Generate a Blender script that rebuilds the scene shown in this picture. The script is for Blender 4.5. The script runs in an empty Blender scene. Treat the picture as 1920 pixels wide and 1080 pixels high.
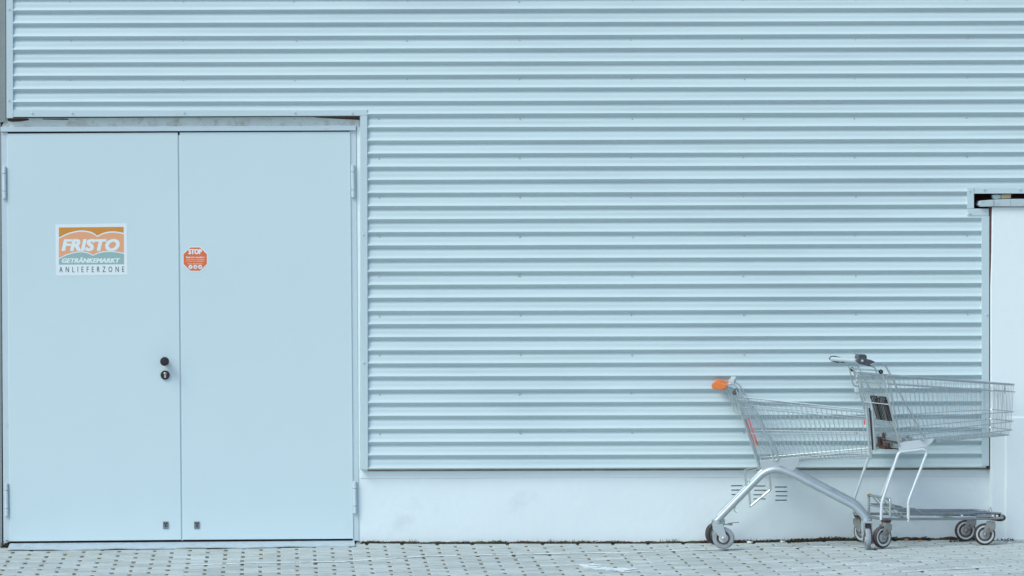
import bpy, bmesh, math, random
from mathutils import Vector, Matrix
random.seed(7)
R = math.radians
C = bpy.context.scene.collection
scene = bpy.context.scene

# ------------------------------------------------------------------ camera
# A long lens standing well back, cropped off-axis (the wall is shown without any convergence).
D = 22.7            # metres from the lens to the wall
F = 7264.0          # focal length in photo pixels (1920 wide)
XV, YV = 527.0, 490.0
H = 1.65            # lens height
ROLL = 0.0026
cam_data = bpy.data.cameras.new('camera')
cam = bpy.data.objects.new('camera', cam_data); C.objects.link(cam)
cam_data.sensor_width = 36.0
cam_data.lens = 36.0 * F / 1920.0
cam_data.shift_x = (960 - XV) / 1920.0
cam_data.shift_y = -(540 - YV) / 1920.0
cam_data.clip_start = 0.5; cam_data.clip_end = 500
rt = Vector((math.cos(ROLL), 0, -math.sin(ROLL))); up = Vector((math.sin(ROLL), 0, math.cos(ROLL))); bk = Vector((0, -1, 0))
cam.matrix_world = Matrix(((rt.x, up.x, bk.x, 0), (rt.y, up.y, bk.y, -D), (rt.z, up.z, bk.z, H), (0, 0, 0, 1)))
scene.camera = cam

# ------------------------------------------------------------------ light: bright overcast day, light from the left
SUN_EL, SUN_AZ = 47.0, 232.0
world = bpy.data.worlds.new('World'); scene.world = world
world.use_nodes = True
wn = world.node_tree.nodes; wl = world.node_tree.links
wn.clear()
sky = wn.new('ShaderNodeTexSky'); sky.sky_type = 'NISHITA'; sky.sun_disc = False
sky.sun_elevation = R(SUN_EL); sky.sun_rotation = R(SUN_AZ)
sky.air_density = 1.0; sky.dust_density = 1.6; sky.ozone_density = 0.6
bg = wn.new('ShaderNodeBackground'); bg.inputs['Strength'].default_value = 0.15
wo = wn.new('ShaderNodeOutputWorld')
wl.new(sky.outputs[0], bg.inputs[0]); wl.new(bg.outputs[0], wo.inputs[0])
sd = bpy.data.lights.new('sun', 'SUN'); sd.energy = 1.3; sd.angle = R(25); sd.color = (0.86, 1.0, 0.97)
sun = bpy.data.objects.new('sun', sd); C.objects.link(sun)
az = R(SUN_AZ); el = R(SUN_EL)
sdir = Vector((math.sin(az) * math.cos(el), math.cos(az) * math.cos(el), math.sin(el)))
sun.rotation_euler = (-sdir).to_track_quat('-Z', 'Y').to_euler()
sun.location = sdir * 30
scene.view_settings.view_transform = 'Standard'; scene.view_settings.look = 'None'
scene.view_settings.gamma = 1.0; scene.view_settings.use_curve_mapping = False
scene.view_settings.exposure = 0.36

# ------------------------------------------------------------------ helpers
def unroll(x, y):
    dx, dy = x - XV, y - YV
    return dx - ROLL * dy, dy + ROLL * dx
def P(x, y, d=0.0):
    """photo pixel + distance in front of the wall -> world point"""
    X, W = unroll(x, y)
    s = (D - d) / F
    return Vector((X * s, -d, H - W * s))
def px2X(x): return (x - XV) * D / F

def tag(o, label=None, cat=None, group=None, kind=None):
    if label: o['label'] = label
    if cat: o['category'] = cat
    if group: o['group'] = group
    if kind: o['kind'] = kind
    return o
def empty(name, loc, rz=0.0):
    o = bpy.data.objects.new(name, None); C.objects.link(o)
    o.empty_display_size = 0.1; o.location = loc; o.rotation_euler = (0, 0, rz)
    return o

def fillet(pts, r, n=5):
    pts = [Vector(p) for p in pts]
    if r <= 0 or len(pts) < 3: return pts
    out = [pts[0]]
    for i in range(1, len(pts) - 1):
        a, b, c = pts[i - 1], pts[i], pts[i + 1]
        l1, l2 = (a - b).length, (c - b).length
        k = min(r, l1 * .48, l2 * .48)
        p = b + (a - b).normalized() * k; q = b + (c - b).normalized() * k
        for j in range(n + 1):
            t = j / n
            out.append(p * (1 - t) ** 2 + b * 2 * t * (1 - t) + q * t * t)
    out.append(pts[-1])
    return out

class MB:
    def __init__(s): s.v = []; s.f = []; s.sm = []
    def add(s, vs, fs, smooth=False):
        o = len(s.v); s.v += [tuple(v) for v in vs]
        for f in fs: s.f.append(tuple(i + o for i in f)); s.sm.append(smooth)
        return s
    def box(s, c, sz, M=None):
        x, y, z = sz[0] / 2, sz[1] / 2, sz[2] / 2
        vs = [Vector((a * x, b * y, e * z)) for a in (-1, 1) for b in (-1, 1) for e in (-1, 1)]
        c = Vector(c)
        vs = [(M @ v if M else v) + c for v in vs]
        return s.add(vs, [(0, 1, 3, 2), (4, 6, 7, 5), (0, 4, 5, 1), (2, 3, 7, 6), (0, 2, 6, 4), (1, 5, 7, 3)])
    def tube(s, pts, r, n=8, fil=0.0, r2=None, closed=False):
        pts = fillet(pts, fil)
        r2 = r if r2 is None else r2
        m = len(pts); vs = []; prev = None
        for i, p in enumerate(pts):
            if closed: t = pts[(i + 1) % m] - pts[i - 1]
            elif i == 0: t = pts[1] - pts[0]
            elif i == m - 1: t = pts[-1] - pts[-2]
            else: t = (pts[i + 1] - p).normalized() + (p - pts[i - 1]).normalized()
            t = t.normalized()
            if prev is None:
                a = Vector((0, 1, 0)) if abs(t.y) < .9 else Vector((1, 0, 0))
                u = (a - t * a.dot(t)).normalized()
            else:
                u = (prev - t * prev.dot(t)).normalized()
            prev = u; w = t.cross(u)
            for k in range(n):
                an = 2 * math.pi * k / n
                vs.append(p + u * math.cos(an) * r2 + w * math.sin(an) * r)
        fs = []
        for i in range(m if closed else m - 1):
            j = (i + 1) % m
            for k in range(n):
                l = (k + 1) % n
                fs.append((i * n + k, i * n + l, j * n + l, j * n + k))
        if not closed:
            fs.append(tuple(range(n - 1, -1, -1))); fs.append(tuple((m - 1) * n + k for k in range(n)))
        return s.add(vs, fs, True)
    def lathe(s, prof, c, axis, n=24, closed=True):
        """prof: (radius, offset along axis)"""
        c = Vector(c); ax = Vector(axis).normalized()
        a = Vector((0, 0, 1)) if abs(ax.z) < .9 else Vector((1, 0, 0))
        u = (a - ax * a.dot(ax)).normalized(); w = ax.cross(u)
        m = len(prof); vs = []
        for (r, h) in prof:
            for k in range(n):
                an = 2 * math.pi * k / n
                vs.append(c + ax * h + (u * math.cos(an) + w * math.sin(an)) * max(r, 1e-5))
        fs = []
        for i in range(m if closed else m - 1):
            j = (i + 1) % m
            for k in range(n):
                l = (k + 1) % n
                fs.append((i * n + k, i * n + l, j * n + l, j * n + k))
        return s.add(vs, fs, True)
    def prism(s, front, back, smooth=False):
        n = len(front)
        fs = [tuple(range(n)), tuple(range(2 * n - 1, n - 1, -1))]
        for i in range(n):
            j = (i + 1) % n
            fs.append((i, j, n + j, n + i))
        return s.add(list(front) + list(back), fs, smooth)
    def pxprism(s, px, d0, d1):
        """polygon in photo pixels, front face d1 and back face d0 metres before the wall"""
        fr = [P(x, y, d1) for x, y in px]
        return s.prism(fr, [Vector((p.x, -d0, p.z)) for p in fr])
    def pxrect(s, x0, y0, x1, y1, d0, d1):
        return s.pxprism([(x0, y0), (x1, y0), (x1, y1), (x0, y1)], d0, d1)
    def build(s, name, mat, parent=None, bevel=0.0, loc=None, rot=None, merge=False):
        me = bpy.data.meshes.new(name)
        me.from_pydata(s.v, [], s.f)
        me.polygons.foreach_set('use_smooth', s.sm)
        bm = bmesh.new(); bm.from_mesh(me)
        if merge: bmesh.ops.remove_doubles(bm, verts=bm.verts, dist=1e-5)
        bmesh.ops.recalc_face_normals(bm, faces=bm.faces)
        if bevel > 0:
            es = [e for e in bm.edges if len(e.link_faces) == 2 and e.calc_face_angle(0) > R(35)]
            bmesh.ops.bevel(bm, geom=es, offset=bevel, segments=2, affect='EDGES', profile=.5)
        bm.to_mesh(me); bm.free()
        if any(s.sm):
            try: me.set_sharp_from_angle(angle=R(42))
            except Exception: pass
        me.materials.append(mat)
        o = bpy.data.objects.new(name, me); C.objects.link(o)
        if parent: o.parent = parent
        if loc is not None: o.location = loc
        if rot is not None: o.rotation_euler = rot
        return o

# ------------------------------------------------------------------ materials
def mat(name, col, rough=.5, metal=0.0, var=.06, scale=6.0, spec=.5, bump=0.0, bscale=80.0, dirt=None, dscale=3.0, dlo=.55, dhi=.75,
        coat=0.0, objvar=0.0, stretch=None, world=False):
    m = bpy.data.materials.new(name); m.use_nodes = True
    nt = m.node_tree; N = nt.nodes; L = nt.links
    b = N['Principled BSDF']
    b.inputs['Roughness'].default_value = rough; b.inputs['Metallic'].default_value = metal
    b.inputs['Specular IOR Level'].default_value = spec
    b.inputs['Coat Weight'].default_value = coat
    tc = N.new('ShaderNodeTexCoord')
    vec = tc.outputs['Object']
    if world: vec = N.new('ShaderNodeNewGeometry').outputs['Position']
    if stretch:
        mp = N.new('ShaderNodeMapping'); mp.inputs['Scale'].default_value = stretch
        L.new(vec, mp.inputs[0]); vec = mp.outputs[0]
    nz = N.new('ShaderNodeTexNoise'); nz.inputs['Scale'].default_value = scale; nz.inputs['Detail'].default_value = 6
    L.new(vec, nz.inputs['Vector'])
    mx = N.new('ShaderNodeMix'); mx.data_type = 'RGBA'
    L.new(nz.outputs[0], mx.inputs[0])
    mx.inputs[6].default_value = (*[c * (1 - var) for c in col], 1)
    mx.inputs[7].default_value = (*[min(1, c * (1 + var)) for c in col], 1)
    out = mx.outputs[2]
    if dirt:
        n2 = N.new('ShaderNodeTexNoise'); n2.inputs['Scale'].default_value = dscale; n2.inputs['Detail'].default_value = 10
        n2.inputs['Roughness'].default_value = .65
        L.new(vec, n2.inputs['Vector'])
        mr = N.new('ShaderNodeMapRange'); mr.inputs[1].default_value = dlo; mr.inputs[2].default_value = dhi
        L.new(n2.outputs[0], mr.inputs[0])
        m2 = N.new('ShaderNodeMix'); m2.data_type = 'RGBA'
        L.new(mr.outputs[0], m2.inputs[0]); L.new(out, m2.inputs[6]); m2.inputs[7].default_value = (*dirt, 1)
        out = m2.outputs[2]
    if objvar:
        oi = N.new('ShaderNodeObjectInfo')
        mr = N.new('ShaderNodeMapRange'); mr.inputs[3].default_value = 1 - objvar; mr.inputs[4].default_value = 1 + objvar
        L.new(oi.outputs['Random'], mr.inputs[0])
        hs = N.new('ShaderNodeHueSaturation')
        L.new(mr.outputs[0], hs.inputs['Value']); L.new(out, hs.inputs['Color']); out = hs.outputs[0]
    L.new(out, b.inputs['Base Color'])
    if bump:
        n3 = N.new('ShaderNodeTexNoise'); n3.inputs['Scale'].default_value = bscale; n3.inputs['Detail'].default_value = 5
        L.new(vec, n3.inputs['Vector'])
        bp = N.new('ShaderNodeBump'); bp.inputs['Strength'].default_value = bump; bp.inputs['Distance'].default_value = .01
        L.new(n3.outputs[0], bp.inputs['Height']); L.new(bp.outputs[0], b.inputs['Normal'])
    return m

M_CLAD = mat('pale_blue_coated_sheet', (.555, .68, .708), .42, var=.03, scale=1.5, dirt=(.47, .575, .615), dscale=1.1, dlo=.5, dhi=.85, stretch=(.4, 1, 2.5))
M_TRIM = mat('pale_blue_folded_trim', (.53, .655, .69), .42, var=.03, scale=4, dirt=(.45, .54, .58), dscale=6, dlo=.6, dhi=.85)
M_DOOR = mat('pale_blue_door_paint', (.585, .72, .755), .4, var=.025, scale=1.2, dirt=(.555, .685, .72), dscale=.7, dlo=.45, dhi=.8)
M_FRAME = mat('door_frame_paint', (.52, .63, .68), .4, var=.04, scale=6, dirt=(.38, .40, .38), dscale=9, dlo=.62, dhi=.8)
M_PLINTH = mat('white_masonry_paint', (.74, .835, .86), .8, var=.025, scale=3, dirt=(.62, .69, .72), dscale=2.3, dlo=.6, dhi=.8, bump=.25, bscale=22)
M_SHADOWLINE = mat('brown_shadow_line', (.28, .24, .20), .95, var=.3, scale=25, dirt=(.36, .36, .32), dscale=12, dlo=.5, dhi=.7)  # shadow line below the cladding, put into the colour
M_COPING = mat('weathered_coping_sheet', (.47, .57, .60), .5, var=.06, scale=8, dirt=(.35, .41, .42), dscale=16, dlo=.52, dhi=.75)
M_SCUFF = mat('plinth_scuff', (.52, .62, .65), .8, var=.1, scale=30)
M_PIER = mat('white_pier_paint', (.79, .875, .885), .75, var=.02, scale=2, dirt=(.66, .73, .77), dscale=1.7, dlo=.6, dhi=.85, bump=.15, bscale=25)
M_LINTEL = mat('dirty_plaster', (.66, .75, .74), .9, var=.10, scale=9, dirt=(.40, .40, .33), dscale=14, dlo=.5, dhi=.75, bump=.4, bscale=60)
M_SIDE = mat('grey_side_wall_render', (.24, .28, .28), .9, var=.15, scale=7, bump=.3)
M_GAP = mat('dark_brown_void', (.10, .052, .046), .95, var=.3, scale=20)
M_SCREW = mat('zinc_screw', (.45, .53, .55), .5, .4, var=.2, scale=30)
M_PAVER = mat('grey_concrete_paver', (.455, .51, .50), .9, world=True, stretch=(.8, 1.3, 1), var=.07, scale=45, dirt=(.36, .38, .35), dscale=18, dlo=.48, dhi=.72, bump=.25, bscale=180, objvar=.13)
M_PAVER2 = mat('grey_concrete_paver_far', (.455, .51, .50), .9, world=True, stretch=(.8, 1.3, 1), var=.09, scale=35, dirt=(.35, .37, .33), dscale=9, dlo=.46, dhi=.7, bump=.25, bscale=180)
M_JOINT = mat('joint_soil', (.185, .15, .105), 1.0, var=.5, scale=40, dirt=(.10, .11, .065), dscale=11, dlo=.45, dhi=.6)
M_GROUND = mat('open_yard_ground', (.30, .33, .34), .95, var=.12, scale=3)
M_WHITEPAINT = mat('worn_white_line', (.72, .79, .80), .8, var=.1, scale=40)
M_PLATE = mat('galvanised_threshold', (.50, .59, .64), .5, .2, var=.08, scale=12, dirt=(.38, .41, .41), dscale=22, dlo=.5, dhi=.75, bump=.2, bscale=40)
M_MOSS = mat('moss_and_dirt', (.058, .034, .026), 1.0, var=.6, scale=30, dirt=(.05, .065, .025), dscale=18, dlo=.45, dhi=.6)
M_BLACK = mat('black_plastic', (.018, .016, .019), .45, var=.2, scale=40)
M_STEEL = mat('brushed_steel', (.60, .60, .56), .35, .8, var=.08, scale=50)
M_GREYPL = mat('small_grey_cast_metal', (.20, .22, .24), .5, .3, var=.2, scale=90)
M_WIRE = mat('zinc_plated_wire', (.54, .60, .60), .36, .72, var=.08, scale=25)
M_WIRE2 = mat('dull_zinc_wire', (.50, .55, .55), .4, .75, var=.12, scale=25, dirt=(.30, .27, .22), dscale=14, dlo=.58, dhi=.75)
M_SILVER = mat('silver_powder_coat', (.47, .54, .57), .36, .45, var=.05, scale=18)
M_CHROME = mat('scuffed_chrome', (.40, .42, .42), .25, .95, var=.1, scale=30, dirt=(.20, .12, .09), dscale=10, dlo=.60, dhi=.72)
M_PALE = mat('pale_coated_tube', (.66, .72, .74), .4, .15, var=.04, scale=20)
M_ORANGE = mat('orange_plastic', (.72, .205, .052), .38, var=.08, scale=25)
M_ORANGE_D = mat('orange_plastic_dark', (.62, .16, .04), .45, var=.15, scale=25)  # darker orange for the handle core between the caps
M_DGREY = mat('dark_grey_plastic', (.075, .085, .095), .45, var=.15, scale=40)
M_GRIP = mat('pale_grey_grip', (.52, .60, .62), .4, var=.05, scale=25)
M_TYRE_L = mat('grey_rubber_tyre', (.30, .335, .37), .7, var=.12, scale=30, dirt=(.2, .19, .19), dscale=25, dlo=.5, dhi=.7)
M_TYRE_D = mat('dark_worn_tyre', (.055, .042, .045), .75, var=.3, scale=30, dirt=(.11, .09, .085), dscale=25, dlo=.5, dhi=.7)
M_RIM = mat('grey_plastic_rim', (.36, .39, .41), .55, var=.12, scale=30)
M_RIM_L = mat('pale_plastic_rim', (.58, .62, .62), .55, var=.1, scale=30)
M_WEB = mat('dark_wheel_web', (.13, .125, .125), .7, var=.25, scale=30)  # web disc, darker than rim and hub
M_RUST = mat('rusty_brown_metal', (.14, .075, .055), .85, .2, var=.35, scale=40, dirt=(.05, .035, .03), dscale=40, dlo=.45, dhi=.6)
M_RUSTY = mat('yellow_rust', (.42, .27, .09), .85, 0, var=.3, scale=60)
M_FORK_D = mat('tarnished_fork', (.34, .35, .35), .45, .6, var=.2, scale=25, dirt=(.17, .13, .10), dscale=22, dlo=.5, dhi=.65)
M_DARKSEAT = mat('dark_brown_seat_plastic', (.045, .030, .030), .5, var=.2, scale=30)
M_RED = mat('red_print', (.72, .10, .09), .45, var=.1, scale=40)
M_REDP = mat('pinkish_red_print', (.80, .25, .27), .45, var=.1, scale=40)
M_BOARD = mat('white_sign_film', (.74, .83, .85), .35, var=.015, scale=10)
M_GOLD = mat('ochre_print', (.64, .27, .042), .4, var=.06, scale=20)
M_SALMON = mat('salmon_print', (.79, .385, .21), .4, var=.04, scale=20)
M_TEAL = mat('grey_teal_print', (.30, .47, .45), .4, var=.04, scale=20)
M_INK = mat('dark_slate_print', (.075, .085, .11), .45, var=.1, scale=20)
M_STOP = mat('orange_red_print', (.74, .165, .052), .4, var=.05, scale=20)
M_CYAN = mat('cyan_print', (.22, .50, .60), .4, var=.05, scale=20)
M_PAPER = mat('white_paper', (.78, .80, .80), .8, var=.05, scale=40)
M_LEAF = mat('dry_orange_leaf', (.46, .24, .10), .8, var=.2, scale=60)
M_WOOD = mat('weathered_batten', (.42, .37, .24), .85, var=.2, scale=30)

# ------------------------------------------------------------------ ground
def interp(x, tab):
    if x <= tab[0][0]: return tab[0][1]
    for (a, b), (c, e) in zip(tab, tab[1:]):
        if x <= c:
            t = (x - a) / (c - a); t = t * t * (3 - 2 * t)
            return b + (e - b) * t
    return tab[-1][1]
YB = [(-200, 1025), (100, 1024), (400, 1021.5), (660, 1019), (900, 1020), (1200, 1020.7), (1350, 1020), (1480, 1018.5), (1560, 1016.2), (1700, 1015.3), (1900, 1014.6)]
GS = [(0, 40), (500, 39), (860, 35.5), (1250, 30.5), (1730, 25), (2000, 24)]
def ground(X, d):
    x = XV + X * F / D
    yb = interp(x, YB); g = interp(x, GS)
    dd = min(d, 4.3)
    y = yb + g * dd
    dz = min(max(dd, -.3), 4.3)
    return H - (y - YV) * (D - dz) / F
def ground_at_px(x, y):
    """photo pixel -> point on the pavement"""
    X, W = unroll(x, y)
    lo, hi = -.2, 4.2
    for _ in range(40):
        m = (lo + hi) / 2; s = (D - m) / F
        if H - W * s > ground(X * s, m): hi = m
        else: lo = m
    s = (D - lo) / F
    return Vector((X * s, -lo, ground(X * s, lo)))
def slope_rot(X, d):
    e = .05
    return Vector((math.atan2(ground(X, d - e) - ground(X, d + e), 2 * e), -math.atan2(ground(X + e, d) - ground(X - e, d), 2 * e), 0))

g = MB()
xs = [-60, -30, -14, -8, -5] + [-3 + .25 * i for i in range(37)] + [8, 11, 16, 30, 60]
ds = [-.3, 0, .1, .2, .4, .7, 1.0, 1.4, 1.8, 2.2, 2.6, 3.0, 3.6, 4.3, 6, 9, 14, 22, 40, 80]
vs = [(X, -d, ground(X, d) - .0035 - (0.0 if d < 4.2 else .01)) for d in ds for X in xs]
n = len(xs)
g.add(vs, [(j * n + i, j * n + i + 1, (j + 1) * n + i + 1, (j + 1) * n + i) for j in range(len(ds) - 1) for i in range(n - 1)], True)
def joint_material():
    m = M_JOINT
    return m
pavement = g.build('pavement', M_JOINT)
tag(pavement, 'grey concrete block pavement in running bond with open soil filled joints', None, None, 'structure')
PW, PD = .2055, .1025      # paver module
GX, GY = .0145, .006      # head joint, bed joint
PX0 = (555.4 - XV) * (D - .4) / F
def paver_mesh(mb, c, rot=None, w=PW - GX, dp=PD - GY, h=.03, ch=.006, jit=0):
    a, b = w / 2, dp / 2
    vs = []
    for (ex, z) in ((0, -h), (0, -ch), (ch, 0)):
        for sx, sy in ((-1, -1), (1, -1), (1, 1), (-1, 1)):
            v = Vector((sx * (a - ex), sy * (b - ex), z))
            if rot: v = rot @ v
            vs.append(v + Vector(c))
    fs = [(8, 9, 10, 11)]
    for k in (0, 4):
        for i in range(4):
            j = (i + 1) % 4
            fs.append((k + i, k + j, k + 4 + j, k + 4 + i))
    mb.add(vs, fs)
pm = MB(); paver_mesh(pm, (0, 0, 0))
proto = None; rest = MB(); npav = 0
from mathutils import Euler
blocks = []
for row in range(0, 40):
    d = .055 + PD * row
    off = PX0 + (PW / 2 if row % 2 else 0)
    for k in range(math.floor((-3.0 - off) / PW), math.ceil((6.2 - off) / PW)):
        X = off + (k + .5) * PW
        z = ground(X, d)
        xp = XV + X * F / (D - d); yp = YV + (H - z) * F / (D - d) - ROLL * (xp - XV)
        shown = -25 < xp < 1945 and yp < 1081
        blocks.append((yp if shown else -1, X, d, z))
blocks.sort(reverse=True)
for n_, (yp, X, d, z) in enumerate(blocks):
    rr = slope_rot(X, d)
    jit = Vector((random.gauss(0, .004), random.gauss(0, .003), random.gauss(0, .005)))
    zz = z + .0015 + random.gauss(0, .0011)
    if n_ < 300 and yp > 0:
        if proto is None:
            o = pm.build('paver', M_PAVER, pavement); proto = o
        else:
            o = proto.copy(); C.objects.link(o); o.parent = pavement
        o.location = (X + random.gauss(0, .001), -d, zz); o.rotation_euler = rr + jit
    else:
        paver_mesh(rest, (X, -d, zz), Euler(rr + jit).to_matrix())
tag(rest.build('paver_rows', M_PAVER2, pavement), kind='stuff')
# open yard beyond the blocks (towards the camera and to the sides)
g = MB()
for (x0, x1, d0, d1) in ((-60, 60, 4.16, 80), (-60, -3.02, -.3, 4.16), (6.25, 60, -.3, 4.16)):
    na, nb = 14, 8
    xx = [x0 + (x1 - x0) * i / na for i in range(na + 1)]; dd = [d0 + (d1 - d0) * (j / nb) ** 2 for j in range(nb + 1)]
    g.add([(X, -d, ground(X, d) + .002 - (.003 if d > 4.2 else 0)) for d in dd for X in xx],
          [(j * (na + 1) + i, j * (na + 1) + i + 1, (j + 1) * (na + 1) + i + 1, (j + 1) * (na + 1) + i) for j in range(nb) for i in range(na)], True)
tag(g.build('ground', M_GROUND), 'plain grey yard ground in front of the block pavement', None, None, 'structure')

# worn painted lines on the pavement
def ground_strip(pts, wpx, name, matl, breaks=0.0, lift=.0034):
    mb = MB()
    rng = random.Random(len(pts) * 7 + int(pts[0][0]))
    fine = []
    for (a, b) in zip(pts, pts[1:]):
        nn = max(2, int(abs(b[0] - a[0]) / 9))
        for i in range(nn): fine.append((a[0] + (b[0] - a[0]) * i / nn, a[1] + (b[1] - a[1]) * i / nn))
    fine.append(pts[-1])
    for (a, b) in zip(fine, fine[1:]):
        if rng.random() < breaks: continue
        w = wpx * rng.uniform(.6, 1.1)
        q = [ground_at_px(a[0], a[1] - w / 2), ground_at_px(b[0], b[1] - w / 2), ground_at_px(b[0], b[1] + w / 2), ground_at_px(a[0], a[1] + w / 2)]
        mb.add([v + Vector((0, 0, lift)) for v in q], [(0, 1, 2, 3)])
    return mb.build(name, matl, pavement)
ground_strip([(345, 1061), (480, 1056.5), (640, 1054), (800, 1043.5), (960, 1040.5), (1180, 1036.5), (1340, 1031), (1560, 1025.5)], 1.5, 'painted_line', M_WHITEPAINT, .03)
ground_strip([(1600, 1027), (1740, 1021.5), (1790, 1020.5)], 1.0, 'painted_line', M_WHITEPAINT, .3)
ground_strip([(1660, 1077), (1730, 1071), (1830, 1066), (1900, 1060)], 1.0, 'painted_line', M_WHITEPAINT, .12)
ground_strip([(1075, 1059.5), (1135, 1059.5)], 1.5, 'painted_line', M_WHITEPAINT, .1)
sm = MB(); rng = random.Random(3)
for i in range(60):
    t = rng.random(); x = 1092 + 85 * t + rng.gauss(0, 7); y = 1061.5 + 9.5 * t + rng.gauss(0, 1.6)
    w = rng.uniform(4, 13); h = rng.uniform(.5, 1.3)
    q = [ground_at_px(x - w, y - h * .3), ground_at_px(x + w * .6, y - h), ground_at_px(x + w, y + h * .5), ground_at_px(x - w * .5, y + h)]
    sm.add([v + Vector((0, 0, .003 + i * 1e-5)) for v in q], [(0, 1, 2, 3)])
sm.build('paint_smear', M_WHITEPAINT, pavement)

# ------------------------------------------------------------------ the warehouse
wh = empty('warehouse', (2.0, 0, 0))
tag(wh, 'pale blue corrugated warehouse wall with steel double door and white plinth', 'building')
wh.location = (0, 0, 0)
CL = .035          # mean distance of the cladding before the plinth face
PITCH = 24.54
Y0 = 243.05        # photo row of one dark underside (levelled)
# profile: slope table integrated over one pitch (t runs downwards, 0 = middle of an underside)
NP = 48
def slope_t(t):
    t = t % 1.0
    if t < .125 or t > .875: return -1.0
    if t < .33: return .40
    if t < .67: return .04
    return .40
raw = [slope_t((i + .5) / NP) for i in range(NP)]
for _ in range(4): raw = [(raw[i - 1] + 2 * raw[i] + raw[(i + 1) % NP]) / 4 for i in range(NP)]
pos = sum(r for r in raw if r > 0); neg = -sum(r for r in raw if r < 0)
raw = [r * (neg / pos if r > 0 else 1) for r in raw]
cum = [0]
for r in raw: cum.append(cum[-1] + r)
mn, mxx = min(cum), max(cum)
DEPTH = .0235
prof_tab = [(c - mn) / (mxx - mn) * DEPTH - DEPTH / 2 for c in cum]
def prof(t):
    t = (t % 1.0) * NP; i = int(t); f = t - i
    return prof_tab[i] * (1 - f) + prof_tab[min(i + 1, NP)] * f
def clad_rect(mb, x0, x1, y0, y1, d, ncol=None, seed=1, lip=0):
    """corrugated rectangle between levelled photo coordinates"""
    rng = random.Random(seed)
    s = D / F
    ys = []; y = y0
    keyt = [0, .06, .10, .14, .20, .28, .35, .5, .65, .72, .80, .86, .90, .94]
    kmin = math.floor((y0 - Y0) / PITCH) - 1; kmax = math.ceil((y1 - Y0) / PITCH) + 1
    ys = [Y0 + (k + t) * PITCH for k in range(kmin, kmax + 1) for t in keyt]
    ys = [y0] + [v for v in ys if y0 + .3 < v < y1 - .3] + [y1]
    nc = ncol or max(2, int((x1 - x0) / 45))
    vs = []
    for j, y in enumerate(ys):
        for i in range(nc + 1):
            x = x0 + (x1 - x0) * i / nc
            k = round((y - Y0) / PITCH)
            wob = .0011 * math.sin(x * .0043 + k * 1.7) + .0006 * math.sin(x * .017 + k * 3.1)
            zz = .0006 * math.sin(x * .0031 + k * 2.3)
            vs.append(((x - XV) * s, -(d + prof((y - Y0) / PITCH) + wob), H - (y - YV) * s + zz))
    m = nc + 1
    fs = [(j * m + i, j * m + i + 1, (j + 1) * m + i + 1, (j + 1) * m + i) for j in range(len(ys) - 1) for i in range(nc)]
    mb.add(vs, fs, True)
    # turned-in lower edge
    if lip:
        o = (len(ys) - 1) * m
        a = vs[o:o + m]
        b = [(v[0], v[1] + lip, v[2]) for v in a]
        mb.add(a + b, [(i, i + 1, m + i + 1, m + i) for i in range(m - 1)])
def sheet(name, rects, d, seed, lip=0):
    mb = MB()
    for (x0, x1, y0, y1) in rects: clad_rect(mb, x0, x1, y0, y1, d, seed=seed, lip=lip)
    return mb.build(name, M_CLAD, wh)
sheet('cladding_sheet', [(20, 690, -330, 207), (690, 2360, -330, 214.6)], CL + .0018, 1, .012)
sheet('cladding_sheet', [(688, 1817, 209, 537.5), (1817, 2360, 209, 357), (1817, 1845, 399, 537.5)], CL, 2, .012)
sheet('cladding_sheet', [(688, 1845, 535, 880.0)], CL - .0012, 3, .03)
# screws
sc = MB()
s_ = D / F
for k in range(-22, 26):
    if (k - 2) % 3: continue
    yy = Y0 + k * PITCH + 6.2
    if yy > 878: continue
    for xx in [37, 134] + [345 + 209.6 * i for i in range(10)]:
        x = xx + random.gauss(0, 1.2); y = yy + random.gauss(0, .6)
        if y > 205 and x < 700:
            if x < 500: continue
        if y > 214 and x < 800: continue
        if y > 345 and x > 1812: continue
        dd = CL + prof((y - Y0) / PITCH) + .001
        c = Vector(((x - XV) * s_, -dd, H - (y - YV) * s_))
        sc.lathe([(.0001, -.001), (.0052, -.001), (.0052, -.0018), (.0028, -.0022), (.0028, -.0055), (.0001, -.0055)], c, (0, 1, 0), 8, False)
    if yy > 214:
        for x in (711, 975 - 0):
            y = yy + random.gauss(0, .5)
            c = Vector(((x - XV) * s_, -(CL + prof((y - Y0) / PITCH) + .001), H - (y - YV) * s_))
            sc.lathe([(.0001, -.001), (.0052, -.001), (.0052, -.0018), (.0028, -.0022), (.0028, -.0055), (.0001, -.0055)], c, (0, 1, 0), 8, False)
tag(sc.build('screws', M_SCREW, wh), kind='stuff')

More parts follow.
